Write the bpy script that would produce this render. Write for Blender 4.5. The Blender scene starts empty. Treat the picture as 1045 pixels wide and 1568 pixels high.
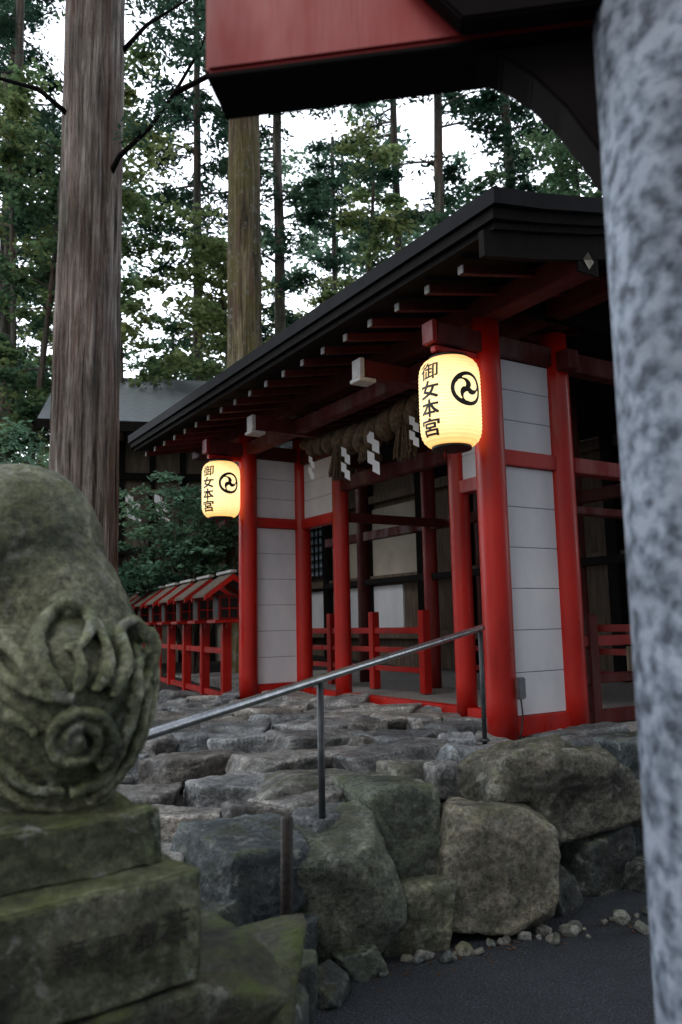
import bpy, bmesh, math, random
import numpy as np
from mathutils import Vector, Matrix, noise
random.seed(7); rng=np.random.default_rng(7)
S=bpy.context.scene
COL=S.collection

# ---------------------------------------------------------------- helpers
def link(o,parent=None,mat=None):
    COL.objects.link(o)
    if parent is not None: o.parent=parent
    if mat is not None and o.type!='EMPTY':
        o.data.materials.append(mat)
    return o
def empty(name,loc=(0,0,0),rz=0):
    o=bpy.data.objects.new(name,None); o.location=loc; o.rotation_euler=(0,0,rz)
    o.empty_display_size=.1
    return link(o)
def meshobj(name,verts,faces,mat=None,parent=None,smooth=False):
    me=bpy.data.meshes.new(name); me.from_pydata([tuple(v) for v in verts],[],faces); me.update()
    if smooth:
        me.polygons.foreach_set('use_smooth',[True]*len(me.polygons))
    return link(bpy.data.objects.new(name,me),parent,mat)
def box(name,x0,x1,y0,y1,z0,z1,mat,parent=None,bev=.006,shear=None):
    bm=bmesh.new(); bmesh.ops.create_cube(bm,size=1)
    for v in bm.verts:
        v.co=Vector((x0+(v.co.x+.5)*(x1-x0),y0+(v.co.y+.5)*(y1-y0),z0+(v.co.z+.5)*(z1-z0)))
        if shear: v.co=shear(v.co)
    if bev>0: bmesh.ops.bevel(bm,geom=bm.edges[:],offset=bev,segments=2,affect='EDGES')
    me=bpy.data.meshes.new(name); bm.to_mesh(me); bm.free()
    return link(bpy.data.objects.new(name,me),parent,mat)
def tube_data(pts,radii,seg=10,cap=True):
    pts=[Vector(p) for p in pts]; V=[];F=[]
    n=len(pts); up=Vector((0,0,1))
    t0=(pts[1]-pts[0]).normalized()
    a=t0.cross(up)
    if a.length<.05: a=Vector((1,0,0))
    a.normalize()
    for i in range(n):
        t=(pts[min(i+1,n-1)]-pts[max(i-1,0)]).normalized()
        a=(a-t*a.dot(t)).normalized(); b=t.cross(a)
        for k in range(seg):
            th=2*math.pi*k/seg
            V.append(pts[i]+(a*math.cos(th)+b*math.sin(th))*radii[i])
    for i in range(n-1):
        for k in range(seg):
            F.append((i*seg+k,i*seg+(k+1)%seg,(i+1)*seg+(k+1)%seg,(i+1)*seg+k))
    if cap:
        F.append(tuple(range(seg-1,-1,-1))); F.append(tuple((n-1)*seg+k for k in range(seg)))
    return V,F
def merge(parts):
    V=[];F=[]
    for v,f in parts:
        o=len(V); V+=list(v); F+=[tuple(i+o for i in q) for q in f]
    return V,F
def tube(name,pts,radii,mat,parent=None,seg=12):
    V,F=tube_data(pts,radii,seg); return meshobj(name,V,F,mat,parent,True)
def lathe(name,prof,mat,parent=None,seg=48,loc=(0,0,0)):
    V=[];F=[]
    for r,z in prof:
        for k in range(seg):
            th=2*math.pi*k/seg; V.append((loc[0]+r*math.cos(th),loc[1]+r*math.sin(th),loc[2]+z))
    for i in range(len(prof)-1):
        for k in range(seg):
            F.append((i*seg+k,i*seg+(k+1)%seg,(i+1)*seg+(k+1)%seg,(i+1)*seg+k))
    F.append(tuple(range(seg-1,-1,-1))); F.append(tuple((len(prof)-1)*seg+k for k in range(seg)))
    return meshobj(name,V,F,mat,parent,True)

# ---------------------------------------------------------------- materials
class NT:
    def __init__(s,name):
        s.m=bpy.data.materials.new(name); s.m.use_nodes=True; s.t=s.m.node_tree
        s.b=s.t.nodes['Principled BSDF']; s.out=s.t.nodes['Material Output']
        s.tc=s.t.nodes.new('ShaderNodeTexCoord')
    def n(s,typ,**k):
        nd=s.t.nodes.new(typ)
        for a,b in k.items(): setattr(nd,a,b)
        return nd
    def l(s,a,b): s.t.links.new(a,b)
    def map(s,scale=(1,1,1)):
        m=s.n('ShaderNodeMapping'); m.inputs['Scale'].default_value=scale
        s.l(s.tc.outputs['Object'],m.inputs['Vector']); return m.outputs[0]
    def noise(s,scale,vec=None,detail=4,rough=.6,dist=0):
        nd=s.n('ShaderNodeTexNoise'); nd.inputs['Scale'].default_value=scale
        nd.inputs['Detail'].default_value=detail; nd.inputs['Roughness'].default_value=rough
        nd.inputs['Distortion'].default_value=dist
        s.l(vec or s.tc.outputs['Object'],nd.inputs['Vector']); return nd.outputs['Fac']
    def ramp(s,fac,stops):
        r=s.n('ShaderNodeValToRGB'); e=r.color_ramp.elements
        while len(e)<len(stops): e.new(.5)
        for i,(p,c) in enumerate(stops):
            e[i].position=p; e[i].color=(c[0],c[1],c[2],1) if hasattr(c,'__len__') else (c,c,c,1)
        s.l(fac,r.inputs[0]); return r.outputs[0]
    def mix(s,fac,a,b,mode='MIX'):
        m=s.n('ShaderNodeMix',data_type='RGBA',blend_type=mode)
        if isinstance(fac,(int,float)): m.inputs[0].default_value=fac
        else: s.l(fac,m.inputs[0])
        for i,x in ((6,a),(7,b)):
            if hasattr(x,'is_linked') or hasattr(x,'links'): s.l(x,m.inputs[i])
            else: m.inputs[i].default_value=(*x,1)
        return m.outputs[2]
    def math(s,op,a,b=0.0):
        m=s.n('ShaderNodeMath',operation=op)
        for i,x in ((0,a),(1,b)):
            if isinstance(x,(int,float)): m.inputs[i].default_value=x
            else: s.l(x,m.inputs[i])
        return m.outputs[0]
    def bump(s,h,strength=.5,dist=.02,prev=None):
        b=s.n('ShaderNodeBump'); b.inputs['Strength'].default_value=strength; b.inputs['Distance'].default_value=dist
        s.l(h,b.inputs['Height'])
        if prev is not None: s.l(prev,b.inputs['Normal'])
        return b.outputs[0]
    def fin(s,col=None,rough=.6,normal=None,spec=None):
        if col is not None:
            if hasattr(col,'links'): s.l(col,s.b.inputs['Base Color'])
            else: s.b.inputs['Base Color'].default_value=(*col,1)
        if hasattr(rough,'links'): s.l(rough,s.b.inputs['Roughness'])
        else: s.b.inputs['Roughness'].default_value=rough
        if normal is not None: s.l(normal,s.b.inputs['Normal'])
        if spec is not None: s.b.inputs['Specular IOR Level'].default_value=spec
        return s.m
def simple(name,c1,c2,scale=6,rough=.6,bump=.2,stretch=(1,1,1),bscale=None,dist=.01,spec=None):
    t=NT(name); v=t.map(stretch); f=t.noise(scale,v)
    c=t.ramp(f,[(.3,c1),(.7,c2)]); h=t.noise(bscale or scale*5,v,3)
    return t.fin(c,rough,t.bump(h,bump,dist),spec)

def rock_mat(name,c1,c2,c3,moss=.5,lich=.45,mossc=(.07,.085,.02),rr=(.35,.8)):
    t=NT(name)
    oi=t.n('ShaderNodeObjectInfo')
    add=t.n('ShaderNodeVectorMath',operation='ADD')
    t.l(t.tc.outputs['Object'],add.inputs[0])
    sc=t.n('ShaderNodeVectorMath',operation='SCALE'); t.l(oi.outputs['Location'],sc.inputs[0]); sc.inputs['Scale'].default_value=3.1
    t.l(sc.outputs[0],add.inputs[1]); P=add.outputs[0]
    base=t.ramp(t.noise(3.2,P,6,.68,.8),[(.33,c1),(.50,c2),(.66,c3)])
    fine=t.ramp(t.noise(45,P,4,.75),[(.32,.3),(.5,.95),(.68,1.6)])
    col=t.mix(1,base,fine,'MULTIPLY')
    col=t.mix(1,col,oi.outputs['Color'],'MULTIPLY')
    lf=t.ramp(t.noise(11,P,6,.72,.5),[(.56,0),(.64,1)])
    col=t.mix(t.math('MULTIPLY',lf,lich),col,(.44,.46,.43))
    g=t.n('ShaderNodeNewGeometry'); sx=t.n('ShaderNodeSeparateXYZ'); t.l(g.outputs['Normal'],sx.inputs[0])
    up=t.ramp(sx.outputs['Z'],[(.15,0),(.8,1)])
    mo=t.ramp(t.noise(6,P,5,.7),[(.46,0),(.58,1)])
    col=t.mix(t.math('MULTIPLY',t.math('MULTIPLY',up,mo),moss),col,mossc)
    pt=t.ramp(g.outputs['Pointiness'],[(.40,.10),(.5,.95),(.58,2.0)])  # paints shade into hollows and highlights onto edges
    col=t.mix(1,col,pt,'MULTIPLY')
    b=t.bump(t.noise(6,P,8,.72,.5),1,.09)
    b=t.bump(t.noise(40,P,5,.8),1,.02,b)
    ro=t.ramp(t.noise(4,P,3),[(.35,rr[0]),(.65,rr[1])])
    return t.fin(col,ro,b)

def red_mat(name,c=(.50,.012,.006),rough=.30):
    t=NT(name)
    f=t.noise(3,t.map((1,1,.35)),4)
    col=t.ramp(f,[(.25,(c[0]*.55,c[1]*.7,c[2]*.8)),(.6,c),(.85,(c[0]*1.12,c[1]*1.8,c[2]*1.5))])
    r=t.ramp(t.noise(7,t.map((1,1,.3)),3),[(.3,rough*.8),(.7,rough*1.8)])
    return t.fin(col,r,t.bump(t.noise(30,t.map((1,1,.12)),3),.2,.004))
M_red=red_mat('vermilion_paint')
M_dred=red_mat('shaded_vermilion',(.085,.004,.003),.55)  # same vermilion, darkened so its colour carries the shade under the eaves
M_mred=red_mat('half_shaded_vermilion',(.26,.007,.005),.4)  # in-between copy of the vermilion, partial shade put into the colour
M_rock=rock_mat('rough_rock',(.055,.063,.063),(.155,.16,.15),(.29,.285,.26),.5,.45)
M_pave=rock_mat('paving_rock',(.12,.13,.14),(.27,.28,.29),(.46,.46,.46),.12,.4,(.08,.09,.03),(.26,.6))  # tones raised so the back-light sheen on the slabs sits in the colour
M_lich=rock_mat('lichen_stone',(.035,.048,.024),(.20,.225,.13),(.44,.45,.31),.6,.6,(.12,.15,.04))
M_soil=simple('dark_soil',(.005,.005,.005),(.018,.018,.016),8,.9,.6)
M_engr=simple('engraving_dark',(.010,.011,.008),(.04,.042,.030),30,.9,.6)  # dark colour of the letters stands in for engraved depth
M_white=simple('white_plaster_board',(.64,.68,.75),(.80,.83,.88),3,.6,.08,(1,1,.5))
M_cap=simple('white_cap_paint',(.42,.42,.42),(.60,.59,.58),8,.6,.1)
M_cap2=simple('grey_rafter_cap',(.24,.24,.24),(.42,.41,.40),8,.6,.1)
M_roof=simple('dark_roof_metal',(.003,.004,.006),(.009,.011,.014),5,.7,.15,spec=.15)
M_wood=simple('old_timber',(.06,.044,.032),(.18,.135,.10),4,.75,.4,(4,4,.5))
M_dwood=simple('shade_darkened_timber',(.004,.0035,.0035),(.011,.009,.008),4,.8,.3,(4,4,.5),spec=.15)  # timber deepened to near-black, under-eave shade included in the colour
M_plast=simple('beige_plaster',(.36,.33,.27),(.50,.47,.40),2,.8,.1)
M_steel=simple('rail_steel',(.22,.24,.26),(.42,.44,.46),12,.25,.1); M_steel.node_tree.nodes['Principled BSDF'].inputs['Metallic'].default_value=.85
M_post=simple('post_iron',(.03,.035,.04),(.08,.09,.10),15,.4,.2); M_post.node_tree.nodes['Principled BSDF'].inputs['Metallic'].default_value=.5
M_rust=simple('rusty_stake_metal',(.008,.007,.006),(.03,.02,.016),12,.6,.5)
M_straw=simple('straw',(.05,.032,.018),(.20,.14,.085),24,.85,.9,(1,1,1),60)
M_paper=simple('white_paper',(.75,.77,.8),(.85,.86,.88),5,.7,.05)
M_black=simple('black_ink',(.006,.006,.006),(.012,.012,.012),5,.5,.05)
M_gold=simple('brass_fitting',(.25,.22,.15),(.5,.46,.36),20,.4,.3)
M_grav=simple('gravel',(.12,.12,.12),(.55,.54,.52),45,.85,1,(1,1,1),60,.03)
M_blue=simple('window_paper',(.20,.27,.33),(.30,.38,.44),3,.5,.05)
M_groof=simple('grey_shingle',(.12,.15,.17),(.26,.30,.33),6,.45,.4,(1,8,1))
t=NT('asphalt'); f=t.noise(1.2,None,4); c=t.ramp(f,[(.3,(.010,.015,.022)),(.7,(.028,.037,.050))])
sp=t.ramp(t.noise(110,None,2),[(.42,.30),(.58,1.2),(.70,5.5)]); c=t.mix(1,c,sp,'MULTIPLY')
M_asph=t.fin(c,t.ramp(t.noise(2.2,None,4),[(.35,.36),(.65,.8)]),t.bump(t.noise(100,None,2),1,.025))
t=NT('speckled_granite'); c=t.ramp(t.noise(28,None,2,.5),[(.33,(.08,.10,.135)),(.45,(.20,.25,.32)),(.62,(.39,.45,.55))])
c=t.mix(1,c,t.ramp(t.noise(3,None,3),[(.3,.5),(.7,1.15)]),'MULTIPLY')
M_gran=t.fin(c,.75,t.bump(t.noise(60),.3,.01))
def bark(name,c1,c2,c3,moss=(.09,.10,.03),mossamt=.3,sc=1,mott=.5):
    t=NT(name); v=t.map((10*sc,10*sc,.6*sc)); f=t.noise(1.6,v,6,.72,.5)
    c=t.ramp(f,[(.38,c1),(.5,c2),(.62,c3)])
    big=t.ramp(t.noise(1.3,t.map((1.5,1.5,.5)),4),[(.38,.45),(.65,1.35)]); c=t.mix(1,c,big,'MULTIPLY')
    rd=t.ramp(t.noise(1.1,t.map((4,4,.45)),3),[(.50,0),(.62,1)])
    c=t.mix(t.math('MULTIPLY',rd,.5),c,(.22,.115,.085))
    mo=t.ramp(t.noise(1.6,t.map((1.3,1.3,.7)),6,.7),[(.48,0),(.60,1)])
    c=t.mix(t.math('MULTIPLY',mo,mossamt),c,moss)
    lm=t.ramp(t.noise(7,t.map((1,1,.8)),5,.7),[(.56,0),(.63,1)])
    c=t.mix(t.math('MULTIPLY',lm,mott),c,(.36,.36,.32))
    b=t.bump(f,1,.06); b=t.bump(t.noise(5,t.map((14,14,1.2)),5,.7),.8,.02,b)
    return t.fin(c,.85,b)
M_bark=bark('cedar_bark',(.05,.040,.036),(.28,.23,.205),(.54,.48,.45),mossamt=.2,mott=.12)
M_bark2=bark('mossy_bark',(.05,.045,.025),(.22,.18,.10),(.36,.31,.20),(.17,.16,.04),.7,1,.6)
M_bark3=bark('forest_bark',(.045,.045,.04),(.14,.13,.115),(.26,.25,.22),(.06,.07,.035),.4,1,.2)
def leafm(name,c1,c2,tr=.5):
    t=NT(name); f=t.noise(.55,None,3); c=t.ramp(f,[(.35,c1),(.65,c2)])
    f2=t.ramp(t.noise(6,None,1),[(.3,.5),(.7,1.6)]); c=t.mix(1,c,f2,'MULTIPLY')
    d=t.n('ShaderNodeBsdfDiffuse'); t.l(c,d.inputs[0]); tl=t.n('ShaderNodeBsdfTranslucent'); t.l(c,tl.inputs[0])
    mx=t.n('ShaderNodeMixShader'); mx.inputs[0].default_value=tr
    t.l(d.outputs[0],mx.inputs[1]); t.l(tl.outputs[0],mx.inputs[2]); t.l(mx.outputs[0],t.out.inputs[0]); return t.m
L_dark=leafm('cedar_needles',(.025,.065,.045),(.07,.13,.085),.5)
L_mid=leafm('broad_leaves',(.055,.125,.075),(.14,.22,.11),.55)
L_light=leafm('maple_leaves',(.13,.22,.10),(.27,.31,.13),.6)
L_far=leafm('far_leaves',(.07,.145,.105),(.16,.25,.16),.6)
L_shr=leafm('shrub_leaves',(.10,.21,.15),(.23,.37,.24),.4)
L_lit=leafm('fallen_leaves',(.07,.03,.015),(.15,.08,.03),.1)

# ---------------------------------------------------------------- camera / light
cam=bpy.data.cameras.new('camera'); co=bpy.data.objects.new('camera',cam); COL.objects.link(co); S.camera=co
th=math.radians(7.9); r=math.radians(1.15)
Vv=Vector((0,-math.sin(th),math.cos(th))); Xv=Vector((1,0,0)); Fv=Vector((0,math.cos(th),math.sin(th)))
ax=Xv*math.cos(r)-Vv*math.sin(r); ay=Xv*math.sin(r)+Vv*math.cos(r)
co.matrix_world=Matrix(((ax.x,ay.x,-Fv.x,0),(ax.y,ay.y,-Fv.y,0),(ax.z,ay.z,-Fv.z,1.5),(0,0,0,1)))
cam.sensor_fit='VERTICAL'; cam.sensor_height=36; cam.lens=28; cam.clip_end=2000; cam.clip_start=.05
cam.dof.use_dof=True; cam.dof.focus_distance=5.8; cam.dof.aperture_fstop=2.8

W=bpy.data.worlds.new('World'); S.world=W; W.use_nodes=True; nt=W.node_tree
bg=nt.nodes['Background']; sky=nt.nodes.new('ShaderNodeTexSky'); sky.sky_type='NISHITA'; sky.sun_disc=False
sky.sun_elevation=math.radians(48); sky.sun_rotation=math.radians(215); sky.dust_density=3; sky.ozone_density=1
hs=nt.nodes.new('ShaderNodeHueSaturation'); hs.inputs['Saturation'].default_value=.25
nt.links.new(sky.outputs[0],hs.inputs['Color'])
tc=nt.nodes.new('ShaderNodeTexCoord'); sp_=nt.nodes.new('ShaderNodeSeparateXYZ'); nt.links.new(tc.outputs['Generated'],sp_.inputs[0])
mr=nt.nodes.new('ShaderNodeMapRange'); mr.inputs['From Min'].default_value=-.1; mr.inputs['From Max'].default_value=.6
mr.inputs['To Min'].default_value=.55; mr.inputs['To Max'].default_value=8.0; nt.links.new(sp_.outputs['Y'],mr.inputs['Value'])
vm=nt.nodes.new('ShaderNodeVectorMath'); vm.operation='SCALE'; nt.links.new(hs.outputs[0],vm.inputs[0]); nt.links.new(mr.outputs[0],vm.inputs['Scale'])
nt.links.new(vm.outputs[0],bg.inputs[0]); bg.inputs[1].default_value=.13
sd=bpy.data.lights.new('sun','SUN'); so=bpy.data.objects.new('sun',sd); COL.objects.link(so)
sd.energy=.68; sd.angle=math.radians(20); sd.color=(1,.98,.94)
so.rotation_euler=Vector((-.5,-.65,1.0)).to_track_quat('Z','Y').to_euler()
S.view_settings.view_transform='Standard'; S.view_settings.look='None'; S.view_settings.exposure=0

# ---------------------------------------------------------------- ground
meshobj('asphalt_ground',[(-400,-400,0),(400,-400,0),(400,400,0),(-400,400,0)],[(0,1,2,3)],M_asph)
EDGE=[(6.5,7.3),(2.6,5.6),(1.35,4.95),(.6,4.6),(.1,4.15),(-.15,3.8),(-.5,3.45),(-.75,3.0),(-.95,2.3)]
def sdist(x,y):
    best=1e9;sg=1
    for (ax_,ay_),(bx,by) in zip(EDGE[:-1],EDGE[1:]):
        dx,dy=bx-ax_,by-ay_; k=max(0,min(1,((x-ax_)*dx+(y-ay_)*dy)/(dx*dx+dy*dy)))
        px,py=ax_+k*dx,ay_+k*dy; d=math.hypot(x-px,y-py)
        if d<best:
            best=d; sg=1 if (dx*(y-ay_)-dy*(x-ax_))<0 else -1
    return best*sg
def path_h(x,y):
    return min(.68,.40+.12*((x+.73)*.585+(y-3.16)*.811))
def terr(x,y):
    d=sdist(x,y); h=path_h(x,y)-.14
    k=max(0,min(1,(d+.12)/.35)); k=k*k*(3-2*k)
    z=-.05+(h+.05)*k
    if y>11: z+=min(6,(y-11)*.05)
    return z+.03*noise.noise(Vector((x*3,y*3,0)))*k
xs=list(np.arange(-4,7,.12)); xs=[-40,-25,-14,-9,-6]+xs+[9,14,25,40]
ys=list(np.arange(2.3,12,.12))+[14,18,24,34,60]
V=[(x,y,terr(x,y)) for y in ys for x in xs]; nx=len(xs)
F=[(j*nx+i,j*nx+i+1,(j+1)*nx+i+1,(j+1)*nx+i) for j in range(len(ys)-1) for i in range(nx-1)]
meshobj('terrace_terrain',V,F,M_soil,None,True)

# ---------------------------------------------------------------- rocks
ICO={}
def ico(sub):
    if sub not in ICO:
        bm=bmesh.new(); bmesh.ops.create_icosphere(bm,subdivisions=sub,radius=1)
        bm.verts.ensure_lookup_table()
        ICO[sub]=(np.array([v.co[:] for v in bm.verts]),[tuple(v.index for v in f.verts) for f in bm.faces]); bm.free()
    return ICO[sub]
def rock(name,loc,size,parent,mat,seed,sub=4,boxy=.5,rz=0,rough=1.0,tilt=.1,tint=None,ledge=.07):
    R=np.random.default_rng(seed); D,F=ico(sub)
    N=[];dd=[]
    for a in ((1,0,0),(-1,0,0),(0,1,0),(0,-1,0),(0,0,1),(0,0,-1)):
        n=np.array(a)+R.normal(0,.24*(1.2-boxy),3); n/=np.linalg.norm(n); N.append(n); dd.append(R.uniform(.80,.95))
    for k in range(11):
        n=R.normal(0,1,3); n/=np.linalg.norm(n); N.append(n); dd.append(R.uniform(.84,1.10)+boxy*.20)
    N=np.array(N);dd=np.array(dd)
    dots=D@N.T; q=np.where(dots>.05,dd/np.maximum(dots,.05),9)
    p=38.0; rad=(np.sum(q**(-p),axis=1))**(-1/p)
    P=D*rad[:,None]
    sd_=seed*1.37
    out=np.empty_like(P)
    sz=np.array(size)/2
    ms=float(sz.mean())
    for i in range(len(P)):
        v=Vector(P[i]*sz); w=v/ms
        a=noise.fractal(w*1.3+Vector((sd_,0,0)),.9,2.1,3)*.055
        s_=noise.noise(w*1.7+Vector((0,sd_,0)))*3.0; fr_=s_-math.floor(s_); st=(math.floor(s_)+min(1,max(0,(fr_-.42)/.16)))/3.0
        c=noise.fractal(w*6+Vector((0,0,sd_)),.8,2.2,3)*.024
        out[i]=P[i]*sz+D[i]*ms*(a+st*ledge+c)*rough
    me=bpy.data.meshes.new(name)
    me.from_pydata(out.tolist(),[],F); me.polygons.foreach_set('use_smooth',[True]*len(F)); me.update()
    o=bpy.data.objects.new(name,me); link(o,parent,mat); o.location=loc
    if tint is None:
        k=R.random(); br=R.uniform(.55,1.3); tint=(br*(.88+.2*k),br*(.97+.03*k),br*(1.05-.15*k))
    o.color=(*tint,1)
    o.rotation_euler=(R.normal(0,tilt),R.normal(0,tilt),rz); return o
wall=empty('stone_retaining_wall')
BL=(.48,.60,.72); GR=(.66,.78,.66); BE=(1.35,1.27,1.05); NE=(.95,.97,.93); DK=(.42,.48,.50); LI=(1.35,1.35,1.33)
RK=[ # x,y,z, sx,sy,sz, boxy, rz, tint, ledge
 (.72,4.26,.27,.60,.50,.60,1.0,.1,BE,.02),
 (1.05,4.78,.53,.88,.6,.50,.5,.35,(1.1,1.06,.92),.18),
 (.28,4.34,.42,.42,.5,.50,.75,.3,GR,.05),
 (-.05,3.92,.25,.50,.50,.60,.8,.25,(.82,.93,.78),.06),
 (.29,4.00,.12,.32,.30,.34,.8,.2,(1.0,1.06,.82),.04),
 (.05,3.70,.03,.20,.18,.16,.4,.2,GR,.05),
 (-.46,3.76,.36,.46,.5,.42,.6,.6,BL,.10),
 (-.56,3.38,.18,.36,.40,.38,.5,.4,BL,.06),
 (-.14,4.72,.50,.74,.5,.32,.85,.3,LI,.10),
 (.46,4.88,.55,.56,.42,.26,.75,.2,LI,.10),
 (.66,4.68,.42,.22,.26,.20,.5,.9,NE,.06),
 (1.80,5.32,.54,.50,.5,.40,.6,.5,BL,.06),
 (1.68,5.06,.27,.50,.46,.46,.65,.2,BL,.06),
 (1.34,4.78,.14,.42,.38,.38,.6,.7,DK,.06),
 (1.64,4.80,.04,.32,.32,.24,.6,.7,DK,.06),
 (2.25,5.45,.28,.55,.5,.52,.6,.2,BL,.06),(2.75,5.75,.3,.6,.5,.66,.6,.2,NE,.06),(3.35,6.0,.3,.66,.5,.66,.6,.2,GR,.06),
 (2.2,5.55,.60,.46,.5,.26,.6,.1,NE,.06),
 (-.24,2.95,.12,.22,.26,.44,.3,.2,DK,.06),
 (-.42,3.15,.08,.32,.32,.36,.3,.4,BL,.06),
 (-.62,2.85,.16,.38,.4,.5,.3,.9,DK,.06),
 (-.12,3.50,.00,.22,.22,.18,.4,.9,DK,.06),
 (-.30,3.60,.10,.24,.24,.34,.5,.9,BL,.06),
 (1.03,4.46,.07,.24,.3,.26,.5,.9,DK,.06),
 (-.80,3.10,.28,.44,.4,.4,.4,.3,NE,.06),
 (.98,4.66,.28,.26,.26,.20,.5,.3,DK,.06),(.48,4.58,.22,.26,.3,.28,.5,.6,DK,.06),
]
for i,(x,y,z,a,b,c,bx,rz,ti,le) in enumerate(RK):
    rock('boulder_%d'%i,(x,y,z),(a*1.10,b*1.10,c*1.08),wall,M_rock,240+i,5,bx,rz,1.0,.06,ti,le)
for i in range(46):
    k=random.random(); s=random.uniform(.02,.075); x=-.2+2.0*k; y=3.62+.80*k-abs(random.gauss(0,.07))
    rock('chip_%d'%i,(x,y,s*.2),(s*1.3,s,s*.8),wall,M_rock,900+i,2,.4,random.uniform(0,3),1,.3)
pave=empty('rough_stone_paving')
pts=[];k=0
PK=[(-.14,4.50,.60,.40),(-.68,4.9,.55,.45),(-.35,5.3,.8,.5),(.3,5.25,.75,.48),(-1.0,5.5,.7,.5),(-.9,4.35,.55,.4),(-.45,4.35,.5,.36),(.80,5.15,.45,.36),(-1.25,4.8,.5,.45),(-.55,3.98,.5,.38),(-1.0,3.8,.5,.4),(-.2,5.95,.9,.5),(.45,5.85,.7,.45)]
for x,y,a,b in PK: pts.append((x,y,max(a,b)*.5)); rock('slab_%d'%k,(x,y,path_h(x,y)-.055),(a*1.1,b*1.1,.21),pave,M_pave,300+k,5,.8,random.uniform(-.1,.6),.9,.05,None,.12); k+=1
for it in range(8000):
    x=random.uniform(-3.2,3.4); y=random.uniform(2.7,9.6)
    d=sdist(x,y)
    if d<.12 or (x-1.1)*.848+(y-5.72)*.53>.60: continue
    s=random.uniform(.14,.66)
    if any(math.hypot(x-a,y-b)<(s*.5+c)*.82 for a,b,c in pts): continue
    pts.append((x,y,s*.5))
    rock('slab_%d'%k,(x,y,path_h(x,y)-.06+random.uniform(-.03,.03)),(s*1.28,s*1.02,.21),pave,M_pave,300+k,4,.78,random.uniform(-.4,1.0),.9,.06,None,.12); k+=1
    if k>140: break
print('slabs',k)
# ---------------------------------------------------------------- shrine
PH=math.radians(32.0)
sh=empty('red_shrine_pavilion',(1.10,5.72,0),PH)
FL=.68
def pillar(nm,n,t,z0,z1,r=.108,mat=M_red,parent=sh):
    prof=[(r*1.0,z0),(r,z0+.3),(r,z1-.4),(r*.97,z1)]
    return lathe(nm,prof,mat,parent,32,(n,t,0))
T1,T2,T3=1.21,3.24,4.13
for i,(n,t_) in enumerate([(0,0),(0,T3),(.72,0),(.72,T3)]): pillar('main_pillar_%d'%i,n,t_,FL-.05,3.72)
for i,(n,t_) in enumerate([(.72,T1),(.72,T2)]): pillar('inner_pillar_%d'%i,n,t_,FL-.02,3.6,.092)
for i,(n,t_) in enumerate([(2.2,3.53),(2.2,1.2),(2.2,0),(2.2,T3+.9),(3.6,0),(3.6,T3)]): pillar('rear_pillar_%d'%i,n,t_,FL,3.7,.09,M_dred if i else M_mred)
def planks(nm,n0,n1,t,z0,z1,cnt,along='n'):
    h=(z1-z0)/cnt
    for i in range(cnt):
        if along=='n': box('%s_%d'%(nm,i),n0,n1,t-.02,t+.02,z0+i*h+.002,z0+(i+1)*h-.002,M_white,sh,.003)
        else: box('%s_%d'%(nm,i),t-.02,t+.02,n0,n1,z0+i*h+.002,z0+(i+1)*h-.002,M_white,sh,.003)
for w,t_ in enumerate((0,T3)):
    planks('wing_board_%d'%w,.09,.63,t_,FL+.14,2.62,6)
    planks('wing_upper_board_%d'%w,.09,.63,t_,2.74,3.44,3)
    box('wing_backing_%d'%w,.10,.62,t_-.012,t_+.012,FL+.14,3.44,M_dwood,sh,0)
    box('wing_sill_%d'%w,.08,.64,t_-.05,t_+.05,FL,FL+.138,M_red,sh)
    box('wing_rail_%d'%w,.08,.64,t_-.055,t_+.055,2.622,2.738,M_red,sh)
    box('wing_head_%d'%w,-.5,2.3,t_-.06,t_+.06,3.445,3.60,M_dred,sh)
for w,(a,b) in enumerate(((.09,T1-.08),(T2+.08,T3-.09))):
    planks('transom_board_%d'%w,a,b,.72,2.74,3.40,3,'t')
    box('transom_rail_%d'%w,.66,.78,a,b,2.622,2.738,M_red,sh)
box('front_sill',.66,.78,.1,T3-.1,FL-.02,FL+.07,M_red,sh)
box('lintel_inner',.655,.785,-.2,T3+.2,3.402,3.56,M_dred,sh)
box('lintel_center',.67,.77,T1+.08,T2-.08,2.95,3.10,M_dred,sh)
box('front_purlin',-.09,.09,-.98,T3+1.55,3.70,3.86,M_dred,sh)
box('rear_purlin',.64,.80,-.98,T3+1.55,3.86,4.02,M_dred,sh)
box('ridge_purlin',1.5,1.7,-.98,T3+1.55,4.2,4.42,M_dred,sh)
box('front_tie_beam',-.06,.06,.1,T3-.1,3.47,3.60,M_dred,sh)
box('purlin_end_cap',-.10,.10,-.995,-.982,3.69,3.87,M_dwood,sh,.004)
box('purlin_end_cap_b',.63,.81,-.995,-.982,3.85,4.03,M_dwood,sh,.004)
for i,(n,z) in enumerate(((0,3.78),(.72,3.94))):
    meshobj('purlin_end_diamond_%d'%i,[(n-.05,-1.0,z),(n,-1.0,z-.06),(n+.05,-1.0,z),(n,-1.0,z+.06)],[(0,1,2,3)],M_gold,sh)
for i,t_ in enumerate((0,.93,2.93,T3)):
    if i in (1,2): box('arm_%d'%i,-.50,.72,t_-.055,t_+.055,3.46,3.60,M_dred,sh)
    box('arm_cap_%d'%i,-.545,-.503,t_-.065,t_+.065,3.45,3.61,M_cap if i in(1,2) else M_mred,sh)
    if i in (1,2): box('arm_foot_%d'%i,-.56,-.40,t_-.075,t_+.075,3.415,3.447,M_cap,sh,.004)
for i,t_ in enumerate((0,T3)):
    box('lantern_bracket_%d'%i,-.50,-.09,t_-.03,t_+.03,3.395,3.44,M_red,sh)
k=0
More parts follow.
